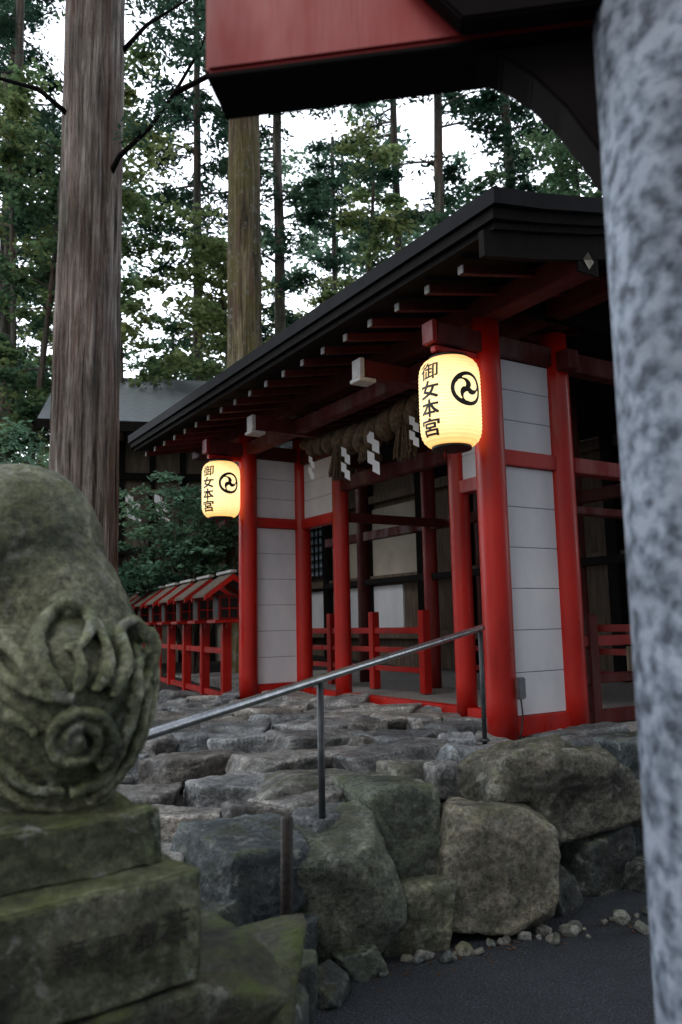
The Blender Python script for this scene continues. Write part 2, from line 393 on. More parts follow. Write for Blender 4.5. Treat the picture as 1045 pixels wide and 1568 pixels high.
for t_ in np.arange(-.94,T3+1.7,.347):
    box('rafter_%d'%k,-.72,2.0,t_-.026,t_+.026,3.83,3.89,M_dred,sh,.003,lambda c:Vector((c.x,c.y,c.z+.20*c.x)))
    box('rafter_end_%d'%k,-.735,-.723,t_-.025,t_+.025,3.834,3.890,M_cap2,sh,.002,lambda c:Vector((c.x,c.y,c.z+.20*c.x))); k+=1
def extr(nm,poly,t0,t1,mat,parent=sh):
    n=len(poly); V=[(p[0],t0,p[1]) for p in poly]+[(p[0],t1,p[1]) for p in poly]
    F=[tuple(range(n)),tuple(range(2*n-1,n-1,-1))]+[(i,i+n,(i+1)%n+n,(i+1)%n) for i in range(n)]
    o=meshobj(nm,V,F,mat,parent)
    bm=bmesh.new(); bm.from_mesh(o.data); bmesh.ops.recalc_face_normals(bm,faces=bm.faces); bm.to_mesh(o.data); bm.free(); return o
tp=[(-.90,3.985),(-.5,4.055),(0,4.165),(.5,4.30),(1.0,4.47),(1.6,4.72),(2.2,4.47),(2.7,4.30),(3.4,4.12),(4.1,3.985)]
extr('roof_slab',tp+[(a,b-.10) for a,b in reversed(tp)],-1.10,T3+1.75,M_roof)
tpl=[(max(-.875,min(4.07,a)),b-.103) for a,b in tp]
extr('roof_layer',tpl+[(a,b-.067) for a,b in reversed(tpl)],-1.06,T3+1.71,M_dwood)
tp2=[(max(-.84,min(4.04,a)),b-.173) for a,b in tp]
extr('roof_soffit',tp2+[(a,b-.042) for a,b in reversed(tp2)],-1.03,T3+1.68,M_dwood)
extr('gable_board',[(0,3.86),(.5,3.98),(1.6,4.35),(2.7,3.98),(3.2,3.86)],-.03,.03,M_dwood)
extr('barge_board',[(a,b-.22) for a,b in tp[0:6]]+[(a,b-.38) for a,b in reversed(tp[0:6])],-1.0,-.955,M_dwood)
for i,(z0,z1) in enumerate(((.70,.80),(1.00,1.07),(1.28,1.36))):
    box('side_rail_%d'%i,.82,3.55,-.04,.04,z0,z1,M_dred if i<2 else M_mred,sh)
for i,n in enumerate((.93,1.7,2.6)): box('side_rail_post_%d'%i,n-.05,n+.05,-.052,.052,.70,1.52,M_dred,sh)
box('side_tie',.82,3.6,-.06,.06,2.62,2.74,M_mred,sh)
box('side_tie_mid',.82,3.6,-.05,.05,2.30,2.36,M_dred,sh)
box('side_board_sign',1.28,1.42,-.075,-.055,1.08,1.27,M_wood,sh,.003)
for i,(z0,z1) in enumerate(((.92,.98),(1.14,1.20),(1.36,1.43))):
    box('inner_rail_%d'%i,1.55,1.61,2.9,6.0,z0,z1,M_red,sh)
    box('inner_rail_b_%d'%i,2.3,2.36,.2,3.2,z0,z1,M_mred,sh)
for i,t_ in enumerate((2.9,3.9,4.9,6.0)): box('inner_rail_post_%d'%i,1.53,1.63,t_-.05,t_+.05,.7,1.62,M_red,sh)
box('rear_tie_a',2.15,2.25,0,6,2.62,2.74,M_dred,sh); box('rear_tie_b',2.15,2.25,0,6,2.0,2.08,M_dwood,sh)
box('cross_tie',.8,2.2,T2-.04,T2+.04,2.62,2.72,M_dred,sh)
box('electric_box',.02,.09,-.16,-.115,.95,1.10,M_steel,sh,.01)
tube('electric_cable',[(.05,-.14,.95),(.05,-.15,.85),(.03,-.15,.74),(.0,-.16,.69)],[.006]*4,M_black,sh,8)
box('floor_gravel',.79,8,-1.5,14,FL-.1,FL+.01,M_grav,sh,0)
for i in range(14):
    rock('footing_stone_%d'%i,(.50+random.uniform(-.03,.03),.3*i+.1,.64),(.30,.34,.12),sh,M_pave,700+i,3,.9,0,.5,.03)
rp=empty('shimenawa_rope',(1.10,5.72,0),PH)
def ropept(t_): 
    k=(t_-.9)/(3.35-.9); return Vector((.36,t_,3.45-.10*math.sin(math.pi*k)+.02*math.sin(9*k)))
for s in range(2):
    P=[];Rr=[]
    for i in range(180):
        k=i/179; t_=.9+2.45*k; c=ropept(t_); a=k*2*math.pi*6+s*math.pi; fat=(.055+.032*math.sin(math.pi*k))*(1+.08*math.sin(k*60))
        P.append(c+Vector((math.cos(a)*fat*.8,0,math.sin(a)*fat*.8))); Rr.append(fat)
    tube('rope_strand_%d'%s,P,Rr,M_straw,rp,12)
parts=[]
for i in range(150):
    t_=random.uniform(.95,3.3); c=ropept(t_); a=random.uniform(0,6.28)
    p0=c+Vector((math.cos(a)*.10,0,math.sin(a)*.10)); p1=p0+Vector((math.cos(a)*.05,random.uniform(-.06,.06),math.sin(a)*.04-.03))
    parts.append(tube_data([p0,p1],[.004,.002],4))
V,F=merge(parts); meshobj('loose_straw',V,F,M_straw,rp)
for j,(t_,L) in enumerate(((1.5,.36),(2.1,.22),(2.66,.34))):
    parts=[]
    c=ropept(t_)
    for q in range(90):
        a=random.uniform(0,2*math.pi); rr=math.sqrt(random.random())
        p0=c+Vector((math.cos(a)*.05*rr,math.sin(a)*.05*rr,-.04)); p1=c+Vector((math.cos(a)*.085*rr,math.sin(a)*.085*rr,-L*.6)); p2=c+Vector((math.cos(a)*.12*rr,math.sin(a)*.12*rr,-L-random.uniform(0,.07)))
        parts.append(tube_data([p0,p1,p2],[.009,.010,.008],5))
    V,F=merge(parts); meshobj('straw_tassel_%d'%j,V,F,M_straw,rp,True)
def shide(nm,n,t_,z,s,parent):
    V=[];F=[]
    for i in range(4):
        sx_=(0,.55,.1,.65)[i]*s; zz=z-i*s*.62; b=len(V); yy=n-.006*i
        V+=[(yy,t_-sx_,zz),(yy+.01,t_-sx_-s*.62,zz-.32*s),(yy+.01,t_-sx_-s*.62,zz-.32*s-s*.72),(yy,t_-sx_,zz-s*.72)]
        F.append((b,b+1,b+2,b+3))
    return meshobj(nm,V,F,M_paper,parent)
shide('shide_0',.22,1.93,3.33,.165,rp); shide('shide_1',.22,2.40,3.26,.13,rp); shide('shide_2',.24,3.1,3.3,.10,rp); shide('shide_3',.24,1.28,3.32,.11,rp)

# ---------------------------------------------------------------- lanterns
t=NT('lit_lantern_paper')
sx=t.n('ShaderNodeSeparateXYZ'); t.l(t.tc.outputs['Object'],sx.inputs[0])
rib=t.math('SINE',t.math('MULTIPLY',sx.outputs['Z'],2*math.pi/.026))
ribc=t.ramp(t.math('ADD',t.math('MULTIPLY',rib,.5),.5),[(0,.80),(.5,1)])
zz=t.math('ABSOLUTE',sx.outputs['Z']); gc=t.ramp(t.math('DIVIDE',zz,.33),[(.0,(1,.78,.40)),(.6,(1,.70,.30)),(1,(.95,.45,.12))])
cc=t.mix(1,gc,ribc,'MULTIPLY'); cc=t.mix(1,cc,t.ramp(t.noise(6,None,4),[(.3,.82),(.7,1.05)]),'MULTIPLY')
t.l(cc,t.b.inputs['Emission Color']); t.b.inputs['Emission Strength'].default_value=1.55
M_lan=t.fin((.5,.42,.28),.6)
def Rl(z): return .218*max(0.05,(1-abs(z/.345)**7.0))**.5
def lantern(x,y,z,phk,pht):
    e=empty('paper_lantern',(x,y,z))
    prof=[]
    for i in range(145):
        zz=-.315+.63*i/144; prof.append((Rl(zz)+.0025*math.sin(2*math.pi*zz/.026),zz))
    lathe('paper_body',prof,M_lan,e,72)
    for s in (-1,1):
        rr=.135
        lathe('rim_%s'%('top' if s>0 else 'bottom'),[(rr*.9,s*.316),(rr+.006,s*.317),(rr+.006,s*.338),(rr*.8,s*.340)],M_black,e,48)
    tube('hanger',[(0,0,.33),(0,0,.40)],[.006,.006],M_black,e,8)
    tube('top_bow',[(-.1,0,.335),(-.06,0,.365),(0,0,.375),(.06,0,.365),(.1,0,.335)],[.005]*5,M_black,e,6)
    for q in (-.05,.05): tube('foot_%s'%('a' if q<0 else 'b'),[(q,0,-.335),(q,0,-.39)],[.006,.006],M_red,e,6)
    def wrap(bm,ph,cz,off,dx=0,dz=0):
        for a in np.arange(-.144,.145,.012):
            for co_,no in (((a,0,0),(1,0,0)),((0,a,0),(0,1,0))):
                g=bm.verts[:]+bm.edges[:]+bm.faces[:]
                bmesh.ops.bisect_plane(bm,geom=g,plane_co=co_,plane_no=no)
        for v in bm.verts:
            zz=cz+v.co.y+dz; R=Rl(zz)+off; p=ph+(v.co.x+dx)/.218
            v.co=Vector((R*math.cos(p),R*math.sin(p),zz))
    for i,ch in enumerate('御女本宮'):
        cu=bpy.data.curves.new('t','FONT'); cu.body=ch; cu.size=.155; cu.align_x='CENTER'; cu.align_y='CENTER'; cu.resolution_u=3
        ob=bpy.data.objects.new('t',cu); COL.objects.link(ob)
        dg=bpy.context.evaluated_depsgraph_get(); me0=bpy.data.meshes.new_from_object(ob.evaluated_get(dg))
        bpy.data.objects.remove(ob); me0.materials.clear()
        xs_=[v.co.x for v in me0.vertices]; ys_=[v.co.y for v in me0.vertices]
        x0_,x1_,y0_,y1_=min(xs_),max(xs_),min(ys_),max(ys_)
        print('glyph',ch,round(x1_-x0_,3),round(y1_-y0_,3),len(xs_))
        w=.0032 if i else .0016
        for c_,(dx,dz) in enumerate(((0,0),(w,w),(-w,w),(w,-w),(-w,-w))):
            bm=bmesh.new(); bm.from_mesh(me0)
            fx=.148/(x1_-x0_); fy=.122/(y1_-y0_)
            for v in bm.verts: v.co=Vector(((v.co.x-(x0_+x1_)/2)*fx,(v.co.y-(y0_+y1_)/2)*fy,0))
            me=bpy.data.meshes.new('kanji_%d_%d'%(i,c_))
            wrap(bm,phk,.196-.134*i,.0045+.0004*c_,dx,dz); bm.to_mesh(me); bm.free()
            link(bpy.data.objects.new('kanji_%d_%d'%(i,c_),me),e,M_black)
    bm=bmesh.new(); bmesh.ops.create_circle(bm,cap_ends=True,radius=.122,segments=48); wrap(bm,pht,.05,.0045)
    me=bpy.data.meshes.new('crest_disc'); bm.to_mesh(me); bm.free(); link(bpy.data.objects.new('crest_disc',me),e,M_black)
    for q in range(3):
        bm=bmesh.new(); a0=q*2*math.pi/3+.5
        outer=[];inner=[]
        for i in range(15):
            k=i/14; a=a0+k*1.55; w=.040*(1-k)**.8+.003
            cr=.048+(.076-.048)*k**.6
            ro=min(.088,cr+w*.66); ri=max(.010,cr-w*.66)
            outer.append((ro*math.cos(a),ro*math.sin(a))); inner.append((ri*math.cos(a),ri*math.sin(a)))
        hc=(.049*math.cos(a0),.049*math.sin(a0))
        head=[]
        for i in range(1,10):
            ang=a0-math.pi*i/10
            head.append((hc[0]+.030*math.cos(ang),hc[1]+.030*math.sin(ang)))
        poly=[(a*1.15,b*1.15) for a,b in outer[::-1]+head+inner]
        f=bm.faces.new([bm.verts.new((x_,y_,0)) for x_,y_ in poly]); bmesh.ops.triangulate(bm,faces=[f])
        wrap(bm,pht,.05,.007)
        me=bpy.data.meshes.new('crest_comma_%d'%q); bm.to_mesh(me); bm.free(); link(bpy.data.objects.new('crest_comma_%d'%q,me),e,M_lan)
    return e
lantern(.795,5.535,3.035,math.radians(-138),math.radians(-64))
lantern(-1.375,9.035,3.035,math.radians(-123),math.radians(-56))

# ---------------------------------------------------------------- handrail, stake
hr=empty('steel_handrail')
A=Vector((.925,5.45,1.443)); B=Vector((-.12,4.0,1.226)); C=Vector((-.76,3.11,1.09)); D_=Vector((-1.3,2.36,.98))
tube('top_rail',[A+Vector((.02,.03,.003)),A,B,C,D_],[.021]*5,M_steel,hr,16)
tube('post_1',[(A.x,A.y,.60),(A.x,A.y,1.43)],[.016,.016],M_post,hr)
tube('post_2',[(B.x,B.y,.35),(B.x,B.y,1.21)],[.017,.017],M_post,hr)
tube('post_3',[(-1.2,2.5,.2),(-1.2,2.5,.98)],[.017,.017],M_post,hr)
lathe('post_flange',[(.035,0),(.035,.012),(.02,.02)],M_post,hr,20,(A.x,A.y,.70))
tube('rusty_stake',[(-.247,3.33,-.05),(-.246,3.33,.40),(-.242,3.335,.728),(-.242,3.335,.733)],[.024,.024,.025,.018],M_rust,None,14)

# ---------------------------------------------------------------- komainu
ko=empty('komainu_stone_lion')
e1=Vector((.783,.622,0)); e2=Vector((-.622,.783,0)); A0=Vector((-.33,1.90,0))
def oblock(nm,a0,a1,b0,b1,z0,z1,mat,bev=.012,amp=.006,cuts=24):
    bm=bmesh.new(); bmesh.ops.create_cube(bm,size=1)
    bmesh.ops.bevel(bm,geom=bm.edges[:],offset=bev/max(.2,(a1-a0)),segments=2,affect='EDGES')
    bmesh.ops.subdivide_edges(bm,edges=[e for e in bm.edges if e.calc_length()>.3],cuts=cuts,use_grid_fill=True)
    for v in bm.verts:
        p=A0+e1*(a0+(v.co.x+.5)*(a1-a0))+e2*(b0+(v.co.y+.5)*(b1-b0)); p.z=z0+(v.co.z+.5)*(z1-z0)
        v.co=p+Vector((noise.noise(p*9),noise.noise(p*9+Vector((5,0,0))),noise.noise(p*9+Vector((0,7,0)))))*amp+Vector((noise.noise(p*28),noise.noise(p*28+Vector((5,0,0))),noise.noise(p*28)))*amp*.5
    me=bpy.data.meshes.new(nm); bm.to_mesh(me); bm.free(); o=link(bpy.data.objects.new(nm,me),ko,mat)
    me.polygons.foreach_set('use_smooth',[True]*len(me.polygons)); o.color=(.62,.63,.60,1); return o
oblock('pedestal_block',-.85,0,0,.62,.72,.95,M_lich)
oblock('pedestal_plinth',-.78,-.045,.11,.55,.948,1.075,M_lich,.02,.012).color=(.5,.52,.45,1)
parts=[]
def ell(c,rad,sub=4,tilt=None):
    D,F=ico(sub); V=[]
    for d in D:
        v=Vector((d[0]*rad[0],d[1]*rad[1],d[2]*rad[2]))
        if tilt is not None: v=tilt@v
        V.append(Vector(c)+v)
    parts.append((V,F))
Cb=Vector((-.70,2.05,1.30)); fr=Vector((.323,-.946,0)); rt=Vector((.946,.323,0))
RY=lambda d:Matrix.Rotation(math.radians(d),3,Vector((0,1,0)))
ell(Cb,(.205,.19,.235))
ell((-.70,2.05,1.12),(.13,.12,.09))
ell((-.98,2.34,1.66),(.27,.26,.33),4,RY(15))
ell((-.84,2.32,1.54),(.21,.22,.40),4,RY(-28))
ell((-.78,2.28,1.43),(.18,.2,.32),4,RY(-24))
ell((-.90,2.30,1.22),(.26,.22,.17))
ell((-1.32,2.30,1.62),(.22,.20,.24)); ell((-1.45,2.22,1.92),(.18,.17,.18)); ell((-1.62,2.15,1.86),(.09,.1,.08))
ell((-1.36,2.3,2.06),(.05,.04,.08)); ell((-1.42,2.08,2.05),(.05,.04,.08))
for dx,dy in ((-1.42,2.12),(-1.36,2.42)):
    parts.append(tube_data([(dx,dy,1.6),(dx-.03,dy,1.3),(dx-.04,dy,1.06)],[.10,.075,.08],12)); ell((dx-.08,dy-.01,1.10),(.11,.08,.05),3)
def surf(px,py,off=0.0):
    a=(px-100)/140; b=(1085-py)/165; rr=a*a+b*b
    k=math.sqrt(max(0,1-min(rr,.94)))
    return Cb+rt*(a*.215)+Vector((0,0,b*.25))+fr*(k*.195+off)
def stroke(pp,w0,w1,off=.0,n=26):
    P=[]
    q=[pp[0]]+pp+[pp[-1]]
    for i in range(1,len(q)-2):
        m_=n//len(pp)+3
        for j in range(m_):
            tt=j/m_
            f=lambda k:.5*((2*q[i][k])+(-q[i-1][k]+q[i+1][k])*tt+(2*q[i-1][k]-5*q[i][k]+4*q[i+1][k]-q[i+2][k])*tt*tt+(-q[i-1][k]+3*q[i][k]-3*q[i+1][k]+q[i+2][k])*tt**3)
            P.append((f(0),f(1)))
    P.append(pp[-1]); m=len(P)
    pts3=[surf(x,y,off) for x,y in P]; rad=[(w0+(w1-w0)*i/(m-1)) for i in range(m)]
    rad=[r_*(.55+.45*min(1,i/4)) for i,r_ in enumerate(rad)]
    parts.append(tube_data(pts3,rad,8))
sp=[]
for i in range(60):
    k=i/59; a=k*2*math.pi*2.1+.4; rr=8+46*k; sp.append((118+rr*math.cos(a),1122+rr*math.sin(a)*.95))
pts3=[surf(x,y,.014) for x,y in sp]; parts.append(tube_data(pts3,[.010+.007*(i/59) for i in range(60)],8))
ell(surf(118,1122,.014),(.016,.016,.016),2)
stroke([(238,1010),(230,1080),(205,1150),(160,1215),(120,1235)],.019,.012,.008)
stroke([(205,985),(205,1050),(190,1120),(160,1180),(110,1205)],.018,.012,.014)
stroke([(225,1040),(214,1110),(185,1175),(135,1222)],.014,.010,.016)
stroke([(-40,1120),(0,1180),(60,1222),(120,1232)],.020,.012,.008)
stroke([(-40,1070),(-5,1140),(50,1190),(100,1200)],.020,.012,.014)
stroke([(-45,1020),(0,1070),(40,1090),(60,1110)],.020,.012,.014)
stroke([(-30,985),(20,1030),(60,1050),(110,1060)],.018,.012,.014)
stroke([(60,1045),(35,1000),(0,975),(-20,1000),(5,1020)],.020,.012,.016)
stroke([(95,1050),(62,1000),(58,950),(95,912),(132,935),(122,975),(95,985)],.021,.012,.018)
stroke([(140,1050),(160,1010),(150,960),(125,925)],.019,.010,.016)
stroke([(115,1050),(120,1010),(105,975)],.015,.010,.018)
stroke([(165,1060),(188,1010),(180,960),(205,945),(228,985),(205,1010)],.019,.011,.018)
stroke([(190,1080),(225,1030),(240,985),(228,955)],.017,.010,.014)
ell(surf(98,918,-.02),(.05,.05,.045),3); ell(surf(200,965,-.03),(.045,.05,.04),3); ell(surf(10,975,-.03),(.06,.05,.045),3)
V,F=merge(parts); sb=meshobj('lion_body',V,F,M_lich,ko,True)
md=sb.modifiers.new('r','REMESH'); md.mode='VOXEL'; md.voxel_size=.0055; md.use_smooth_shade=True
ms=sb.modifiers.new('s','SMOOTH'); ms.factor=.5; ms.iterations=1
tx=bpy.data.textures.new('dn','CLOUDS'); tx.noise_scale=.045; tx.noise_depth=4
mdp=sb.modifiers.new('d','DISPLACE'); mdp.texture=tx; mdp.strength=.012; mdp.texture_coords='LOCAL'
for i,(ch,a,z,s) in enumerate((('奉',-.30,.835,.075),('町',-.215,.835,.062),('講',-.14,.84,.062),('若',-.07,.845,.075))):
    cu=bpy.data.curves.new('t','FONT'); cu.body=ch; cu.size=s; cu.align_x='CENTER'; cu.align_y='CENTER'; cu.extrude=.0015
    ob=bpy.data.objects.new('t',cu); COL.objects.link(ob)
    dg=bpy.context.evaluated_depsgraph_get(); me=bpy.data.meshes.new_from_object(ob.evaluated_get(dg)); bpy.data.objects.remove(ob)
    me.materials.clear(); o=bpy.data.objects.new('inscription_%d'%i,me); link(o,ko,M_engr)
    o.location=A0+e1*a-e2*.006+Vector((0,0,z)); o.rotation_euler=(math.pi/2,0,math.atan2(e1.y,e1.x))
base=empty('mossy_rock_base')
M_moss=rock_mat('mossy_rock',(.015,.02,.012),(.05,.055,.03),(.11,.11,.075),1.0,.3,(.06,.08,.015))
W1=(1,1,1)
rock('rock_a',(-.52,2.02,.60),(.75,.55,.26),base,M_moss,501,5,.8,.67,.6,.03,W1)
rock('rock_b',(-1.0,1.7,.52),(1.0,.9,.44),base,M_moss,502,5,.8,.67,.6,.03,W1)
rock('rock_c',(-.7,2.2,.30),(1.2,.9,.6),base,M_moss,503,5,.7,.3,.8,.03,W1)
rock('rock_d',(-1.4,1.9,.2),(1.4,1.3,.8),base,M_moss,504,4,.7,.3,.8,.03,W1)
rock('rock_e',(-.35,2.3,.2),(.5,.5,.7),base,M_rock,505,5,.5,.3,.8,.03,DK)

# ---------------------------------------------------------------- foreground gate
fg=empty('granite_post_gate')
prof=[(.185,-.02),(.178,.6),(.172,1.6),(.168,2.45),(.168,2.9)]
lathe('granite_pillar',prof,M_gran,fg,64,(.70,1.45,0))
H=1.2; bd=Vector((.988,-.153,0)); bn=Vector((.153,.988,0)); b0=Vector((-.233*H,1.332*H,0))
M_beam=red_mat('beam_paint',(.40,.026,.028),.34)
M_bdark=simple('beam_near_black',(.004,.003,.003),(.008,.005,.005),5,.8,.1,spec=.12)  # near-black for the beam underside, bracket and added front block
def fblock(nm,poly,w0,w1,mat,bev=.008):
    bm=bmesh.new(); a=[];b=[]; n=len(poly)
    for (s,z) in poly:
        a.append(bm.verts.new(b0+bd*s+bn*w0+Vector((0,0,z)))); b.append(bm.verts.new(b0+bd*s+bn*w1+Vector((0,0,z))))
    bm.faces.new(a); bm.faces.new(b[::-1])
    for i in range(n): bm.faces.new((a[i],b[i],b[(i+1)%n],a[(i+1)%n]))
    bmesh.ops.recalc_face_normals(bm,faces=bm.faces)
    if bev: bmesh.ops.bevel(bm,geom=bm.edges[:],offset=bev,segments=2,affect='EDGES')
    me=bpy.data.meshes.new(nm); bm.to_mesh(me); bm.free(); return link(bpy.data.objects.new(nm,me),fg,mat)
ZB=1.5+H
fblock('cross_beam',[(0,ZB+.004),(2.4,ZB+.004),(2.4,ZB+.30),(0,ZB+.30)],0,.155,M_beam)
fblock('beam_soffit',[(.003,ZB-.012),(2.4,ZB-.012),(2.4,ZB+.003),(.003,ZB+.003)],.003,.152,M_bdark,.003)  # thin near-black sheet along the beam underside
fblock('curved_bracket',[(.58,ZB-.014),(.64,ZB-.035),(.70,ZB-.085),(.76,ZB-.16),(.80,ZB-.23),(.84,ZB-.30),(1.5,ZB-.30),(1.5,ZB-.014)],.02,.135,M_bdark,.005)
fblock('tie_beam',[(.56,ZB+.0),(1.5,ZB+.0),(1.5,ZB+.34),(.40,ZB+.34),(.43,ZB+.16)],-.06,-.004,M_bdark,.006)  # added dark block, stands in for the beam face fading into shade

# ---------------------------------------------------------------- red lantern fence
fe=empty('red_lantern_fence')
p0=Vector((-1.42,9.75,0)); p1=Vector((-4.3,16.0,0)); dr=(p1-p0).normalized(); az=math.atan2(dr.y,dr.x)
K=8
for i in range(K):
    p=p0+(p1-p0)*(i/(K-1)); e=bpy.data.objects.new('lantern_house_%d'%i,None); link(e,fe); e.location=p+Vector((0,0,.12)); e.rotation_euler=(0,0,az)
    box('post',-.055,.055,-.055,.055,-.1,1.40,M_red,e); 
    box('shelf',-.19,.19,-.19,.19,1.402,1.44,M_red,e)
    box('shelf_arm',-.14,.14,-.03,.03,1.34,1.40,M_red,e)
    box('lamp_box',-.13,.13,-.13,.13,1.442,1.74,M_mred,e)
    for s in (-1,1):
        box('window_%d'%s,-.10,.10,s*.131-.002,s*.131+.002,1.47,1.70,M_black,e,0)
        box('window_e_%d'%s,s*.131-.002,s*.131+.002,-.10,.10,1.47,1.70,M_black,e,0)
        box('mull_%d'%s,s*.136-.003,s*.136+.003,-.008,.008,1.47,1.70,M_red,e,0)
        box('mullh_%d'%s,s*.141-.002,s*.141+.002,-.10,.10,1.57,1.585,M_red,e,0)
    for s in (-1,1):
        V=[(-.29,0,1.99),(.29,0,1.99),(.29,s*.34,1.74),(-.29,s*.34,1.74),(-.29,0,1.96),(.29,0,1.96),(.29,s*.34,1.71),(-.29,s*.34,1.71)]
        F=[(0,1,2,3),(4,5,6,7),(0,1,5,4),(1,2,6,5),(2,3,7,6),(3,0,4,7)]
        meshobj('roof_%d'%s,V,F,M_wood,e)
        for x_ in (-.298,.298):
            V=[(x_,0,1.98),(x_,s*.35,1.725),(x_,s*.35,1.665),(x_,0,1.91)]; o=meshobj('barge_%d_%d'%(s,int(x_*10)),V,[(0,1,2,3)],M_red,e)
            mm=o.modifiers.new('s','SOLIDIFY'); mm.thickness=.02
    box('ridge_cap',-.33,.33,-.035,.035,1.995,2.03,M_cap,e)
for i,z in enumerate((.62,1.15)):
    L=(p1-p0).length
    e=bpy.data.objects.new('rail_holder_%d'%i,None); link(e,fe); e.location=p0; e.rotation_euler=(0,0,az)
    box('rail',0,L,-.03,.03,z,z+.07,M_red,e)

# ---------------------------------------------------------------- storehouse (left) and hall (rear)
st=empty('timber_storehouse',(-3.3,15.9,0),math.radians(12))
box('wall_body',-2.3,1.7,0,3.6,.3,5.2,M_wood,st)
for i in range(7): box('wall_post_%d'%i,-2.3+i*.6-.06,-2.3+i*.6+.06,-.07,-.003,.3,5.2,M_dwood,st)
for i,z in enumerate((1.6,2.9,4.4)): box('wall_tie_%d'%i,-2.35,1.75,-.11,-.073,z,z+.14,M_dwood,st)
box('pale_panel',-1.5,1.6,-.02,-.004,.7,1.55,M_plast,st,0)
for s,nm in ((0,'front'),(1,'back')):
    yy=-.8 if s==0 else 4.4
    V=[(-2.6,yy,5.42),(1.9,yy,5.42),(1.5,1.8,7.0),(-2.6,1.8,7.0)]
    o=meshobj('roof_%s'%nm,V,[(0,1,2,3)],M_groof,st); mm=o.modifiers.new('s','SOLIDIFY'); mm.thickness=.12
V=[(1.9,-.8,5.42),(1.9,4.4,5.42),(1.5,1.8,7.0)]; meshobj('gable_side',V,[(0,1,2)],M_dwood,st)
box('eave_beam',-2.6,1.9,-.86,-.78,5.20,5.40,M_dwood,st)
for i in range(9): box('eave_bracket_%d'%i,-2.4+i*.5,-2.32+i*.5,-.77,-.07,5.0,5.12,M_dwood,st)
for i,x_ in enumerate((-1.0,-.45)):
    o=shide('shide_%d'%i,0,0,0,.24,st); o.location=(x_,-.30,4.1); o.rotation_euler=(0,0,math.pi/2)
tube('shide_cord',[(-1.8,-.30,4.2),(-1.0,-.30,4.12),(-.3,-.30,4.15),(.6,-.30,4.2)],[.03]*4,M_straw,st,8)
hl=empty('shrine_hall',(1.10,5.72,0),PH)
box('wall_board',4.5,4.6,-1,12.2,.7,5.0,M_wood,hl)
box('white_wall',4.46,4.497,7.2,12.2,1.35,2.15,M_white,hl,0)
box('beige_wall',4.46,4.497,6.6,9.6,2.35,3.6,M_plast,hl,0)
box('window_paper',4.46,4.497,9.75,11.0,2.45,3.65,M_blue,hl,0)
for i in range(8): box('lattice_v_%d'%i,4.43,4.458,9.75+i*.175,9.775+i*.175,2.45,3.65,M_dwood,hl,0)
for i in range(8): box('lattice_h_%d'%i,4.40,4.428,9.75,11.0,2.45+i*.165,2.475+i*.165,M_dwood,hl,0)
for i,t_ in enumerate((-1,1,2.5,4,5.4,6.5,8.2,9.65,11.1,12.2)): box('hall_post_%d'%i,4.32,4.50,t_-.09,t_+.09,.7,5,M_dwood,hl)
for i,z in enumerate((1.2,2.2,3.7)): box('hall_tie_%d'%i,4.36,4.46,-1,12.2,z,z+.14,M_wood,hl)
extr('hall_roof',[(3.0,4.7),(6,6.4),(9,4.7),(9,4.5),(6,6.2),(3.0,4.5)],-2,13.2,M_roof,hl)
box('hall_rear_wall',8.3,8.4,-2,13,.7,4.6,M_dwood,hl)

# ---------------------------------------------------------------- vegetation
def leaves(name,cent,rad,cnt,size,mat,parent=None,flat=.25,aspect=.5,tilt=.45,droop=.25):
    cent=np.asarray(cent,float); M=len(cent); rad=np.broadcast_to(np.asarray(rad,float),(M,))
    idx=np.repeat(np.arange(M),cnt); n=len(idx)
    d=rng.normal(0,1,(n,3)); d/=np.linalg.norm(d,axis=1)[:,None]; rr=rng.random(n)**.6
    off=d*rr[:,None]; off[:,2]*=flat; off*=rad[idx][:,None]
    off[:,2]-=droop*(np.hypot(off[:,0],off[:,1])**2)/np.maximum(rad[idx],.1)
    P=cent[idx]+off
    nrm=rng.normal(0,tilt,(n,3)); nrm[:,2]+=1; nrm/=np.linalg.norm(nrm,axis=1)[:,None]
    a=rng.normal(0,1,(n,3)); a-=nrm*np.sum(a*nrm,axis=1)[:,None]; a/=np.linalg.norm(a,axis=1)[:,None]
    b=np.cross(nrm,a); s=size*rng.uniform(.6,1.3,n)[:,None]
    V=np.stack([P-a*s*.5,P+b*s*.5*aspect,P+a*s*.5,P-b*s*.5*aspect],axis=1).reshape(-1,3)
    me=bpy.data.meshes.new(name); me.vertices.add(4*n); me.vertices.foreach_set('co',V.ravel().astype(np.float32))
    me.loops.add(4*n); me.loops.foreach_set('vertex_index',np.arange(4*n,dtype=np.int32))
    me.polygons.add(n); me.polygons.foreach_set('loop_start',np.arange(0,4*n,4,dtype=np.int32)); me.polygons.foreach_set('loop_total',np.full(n,4,dtype=np.int32))
    me.update(); me.validate()
    return link(bpy.data.objects.new(name,me),parent,mat)
def trunk_pts(x,y,z0,H,r,bend=.0,seed=0,n=26):
    P=[];R=[]
    for i in range(n):
        k=i/(n-1); z=z0+H*k
        P.append((x+bend*math.sin(k*3+seed)*1.0+.05*noise.noise(Vector((seed,z*.3,0))),y+bend*.5*math.cos(k*2.4+seed),z))
        R.append(max(.02,r*(1-.62*k)*(1+.35*math.exp(-k*H/.6))))
    return P,R
